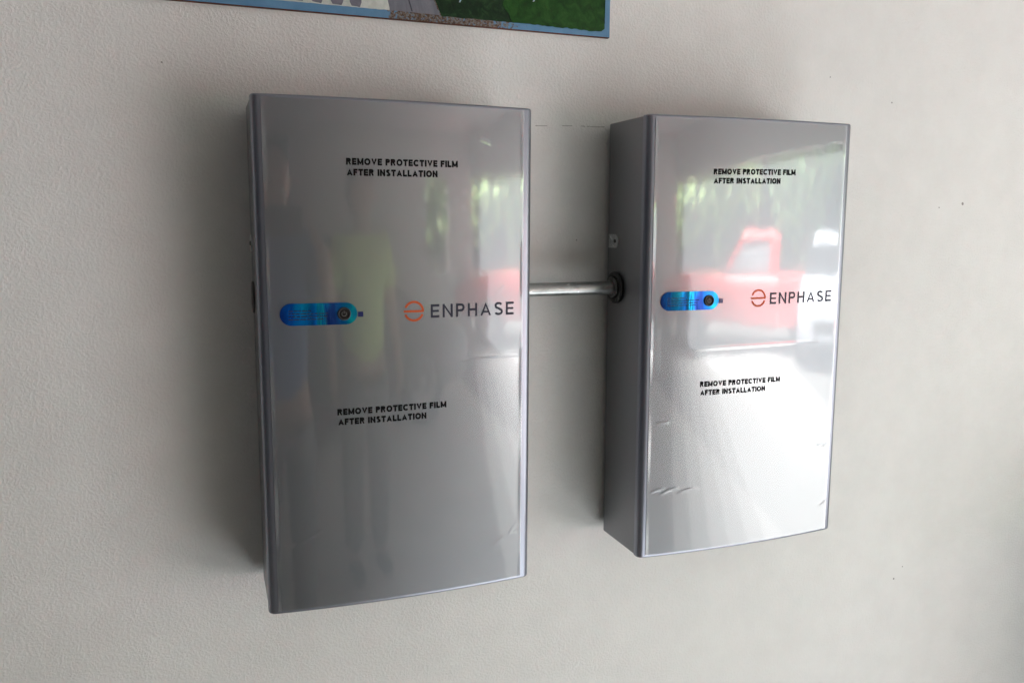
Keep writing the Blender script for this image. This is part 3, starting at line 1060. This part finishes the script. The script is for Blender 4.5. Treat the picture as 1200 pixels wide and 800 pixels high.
def person(loc, rz, label, shirt, arms):
    """arms: for each side (elbow, wrist, hand direction, finger curl direction) in the person's own frame (y forward)"""
    root = empty('person', loc, rz)
    tag(root, label, 'person')
    J, E, Q = [(0, 0, .96)], [], [(.15, .105)]
    sp = chain(J, E, Q, 0, [((0, 0, 1.10), (.135, .10)), ((0, 0, 1.28), (.155, .11)), ((0, 0, 1.42), (.14, .095)), ((0, .01, 1.51), .062), ((0, .02, 1.57), .058),
                            ((0, .03, 1.63), (.068, .085)), ((0, .03, 1.70), (.075, .092)), ((0, .02, 1.765), (.05, .06))])
    chain(J, E, Q, sp[5], [((0, .10, 1.645), .022), ((0, .128, 1.635), .012)])
    for s in (-1, 1):
        chain(J, E, Q, sp[5], [((s * .075, .02, 1.65), .020), ((s * .088, .012, 1.665), .012)])
        lg = chain(J, E, Q, 0, [((s * .095, 0, .86), .088), ((s * .10, .015, .50), .060), ((s * .10, -.01, .28), .052), ((s * .10, -.02, .09), .040), ((s * .11, .06, .045), .040), ((s * .115, .14, .03), .030)])
    for s, (el, wr, hd, cd) in zip((-1, 1), arms):
        el, wr, hd, cd = Vector(el), Vector(wr), Vector(hd).normalized(), Vector(cd).normalized()
        pm = wr + hd * .05
        side = hd.cross(cd).normalized()
        ids = chain(J, E, Q, sp[2], [((s * .165, 0, 1.45), .062), (tuple(el), .043), (tuple(wr), .030), (tuple(pm), (.036, .018))])
        for k in range(4):
            b = pm + side * (0.026 - 0.0175 * k) + hd * .035
            ln = (.036, .042, .038, .030)[k]
            chain(J, E, Q, ids[3], [(tuple(b), .0095), (tuple(b + hd * ln * .8 + cd * ln * .35), .0085), (tuple(b + hd * ln * 1.2 + cd * ln * 1.0), .0075)])
        tb = wr + hd * .03 + side * .03
        chain(J, E, Q, ids[2], [(tuple(tb), .012), (tuple(tb + hd * .03 + side * .018 + cd * .012), .0095), (tuple(tb + hd * .055 + side * .018 + cd * .03), .008)])
    skin_mesh('body', J, E, Q, MAT['skin'], root)
    # clothes
    J, E, Q = [(0, 0, .92)], [], [(.172, .13)]
    sp = chain(J, E, Q, 0, [((0, 0, 1.10), (.158, .125)), ((0, 0, 1.28), (.178, .132)), ((0, 0, 1.42), (.158, .112)), ((0, .01, 1.49), .078)])
    for s, (el, wr, hd, cd) in zip((-1, 1), arms):
        sh = Vector((s * .165, 0, 1.45))
        m = sh + (Vector(el) - sh) * .72
        chain(J, E, Q, sp[2], [(tuple(sh), .078), (tuple(m), .068)])
    skin_mesh('shirt', J, E, Q, shirt, root)
    J, E, Q = [(0, 0, .98)], [], [(.155, .118)]
    for s in (-1, 1):
        chain(J, E, Q, 0, [((s * .095, 0, .86), .104), ((s * .10, .012, .50), .078), ((s * .10, -.015, .10), .068)])
    skin_mesh('trousers', J, E, Q, MAT['jeans'], root)
    skin_mesh('hair', [(0, -.012, 1.70), (0, -.005, 1.75), (0, .03, 1.785), (0, -.05, 1.64)], [(0, 1), (1, 2), (0, 3)], [(.084, .086), (.08, .08), (.055, .055), (.06, .05)], MAT['hair'], root)
    for s in (-1, 1):
        skin_mesh('shoe', [(s * .10, -.05, .045), (s * .105, .05, .05), (s * .115, .17, .035)], [(0, 1), (1, 2)], [.045, (.05, .05), (.045, .035)], MAT['shoe'], root)
    return root


# the helper in the green shirt, arms hanging, and the photographer behind the phone
helper = person((0.22, -2.62, -0.02), R(-14), 'person in a green t-shirt standing back, mirrored in the left cabinet', MAT['green_shirt'],
       [((-.24, -.03, 1.17), (-.25, .06, .93), (0, .25, -1), (1, .2, 0)), ((.24, -.03, 1.17), (.26, .05, .93), (0, .25, -1), (-1, .2, 0))])
helper.scale = (1.14, 1.05, 1.0)
person((-0.34, -1.78, 0), R(-6), 'person in a dark blue shirt holding a phone, mirrored in the left cabinet', MAT['blue_shirt'],
       [((-.24, .14, 1.22), (-.06, .41, 1.40), (.25, .45, .85), (1, .3, 0)), ((.27, .14, 1.22), (.21, .41, 1.40), (-.25, .45, .85), (-1, .3, 0))])
ph = empty('phone', (-0.2445, -1.2125, 1.53))
ph.rotation_euler = (R(-8), 0, R(-20))
tag(ph, 'black phone held up level with the cabinets, mirrored faintly in them', 'phone')
bm_obj('phone_body', box_bm((-.078, -.0075, -.037), (.078, .0, .037), .003, 2), MAT['black_plastic'], ph)
bm_obj('screen', box_bm((-.074, -.0083, -.034), (.074, -.0076, .034)), MAT['glass'], ph)


def tree(loc, h, rad, n_leaf, mat, label, seed):
    rnd = random.Random(seed)
    root = empty('tree', loc)
    tag(root, label, 'tree', 'trees beyond the driveway')
    J, E, Q = [(0, 0, 0)], [], [h * .03]
    ids = chain(J, E, Q, 0, [((.05, .03, h * .25), h * .024), ((-.05, .05, h * .5), h * .018), ((0, 0, h * .8), h * .01)])
    for k in range(6):
        a = k * 1.05
        chain(J, E, Q, ids[k % 2], [((math.cos(a) * rad * .4, math.sin(a) * rad * .4, h * (.45 + .05 * k)), h * .009), ((math.cos(a) * rad * .75, math.sin(a) * rad * .75, h * (.55 + .05 * k)), h * .004)])
    skin_mesh('trunk', J, E, Q, MAT['bark'], root, 1)
    clumps = []
    for k in range(26):
        d = Vector((rnd.gauss(0, 1), rnd.gauss(0, 1), rnd.gauss(0, 1))).normalized() * rnd.uniform(.35, 1)
        clumps.append((Vector((d.x * rad, d.y * rad, h * .55 + d.z * h * .46)), rnd.uniform(.22, .42) * rad))
    verts, faces = [], []
    for i in range(n_leaf):
        c_, r_ = clumps[rnd.randrange(len(clumps))]
        p = c_ + Vector((rnd.gauss(0, .5), rnd.gauss(0, .5), rnd.gauss(0, .5))) * r_
        if p.z < .1: p.z = .1 + rnd.random() * .5
        u = Vector((rnd.gauss(0, 1), rnd.gauss(0, 1), rnd.gauss(0, 1))).normalized()
        w = u.orthogonal().normalized()
        l_ = rnd.uniform(.10, .22)
        b = len(verts)
        verts += [p - u * l_, p + w * l_ * .5, p + u * l_, p - w * l_ * .5]
        faces.append((b, b + 1, b + 2, b + 3))
    mesh_obj('crown', verts, faces, mat, root)
    return root


TL = [((16.5, -8.5, 0), 6.0, 2.6, 'leaf_a', 'bright green bushy tree behind the red pickup truck'),
      ((15.0, -14.0, 0), 6.5, 2.8, 'leaf_b', 'tall dark green tree behind the pickup bonnet'),
      ((19.0, -4.0, 0), 6.5, 3.0, 'leaf_b', 'dark green tree behind the silver car, furthest right'),
      ((11.0, -19.0, 0), 6.0, 3.0, 'leaf_a', 'light green tree seen past the door jamb'),
      ((5.2, -13.6, 0), 4.4, 2.0, 'leaf_a', 'light green tree outside the narrow far window'),
      ((17.0, 0.5, 0), 6.0, 2.6, 'leaf_a', 'light green tree nearest the house front'),
      ((21.0, -12.5, 0), 7.0, 3.2, 'leaf_b', 'broad dark tree at the far end of the driveway')]
for k, (loc, h, rad, mt, lb) in enumerate(TL):
    tree(loc, h, rad, 6500, MAT[mt], lb, 40 + k)

# unseen shadow caster, made up as a bin, added to darken the lower-right wall
b = empty('shadow_caster', (1.80, -0.27, 0))
b.scale = (1.0, 1.25, 1.28)
tag(b, 'dark bin-shaped shadow caster added by the wall, unseen past the right edge', 'bin')
loft([[(sx * w, sy * d, z) for sx, sy in ((-1, -1), (1, -1), (1, 1), (-1, 1))] for (w, d, z) in ((.17, .13, .02), (.18, .14, .05), (.215, .165, .66), (.225, .175, .68), (.225, .175, .70))], MAT['bin'], 'caster_body', b)
bm_obj('lid', box_bm((-.23, -.18, .702), (.23, .18, .745), .015, 2), MAT['bin_lid'], b)
bm_obj('handle', box_bm((-.12, -.205, .66), (.12, -.182, .685), .006, 2), MAT['bin_lid'], b)
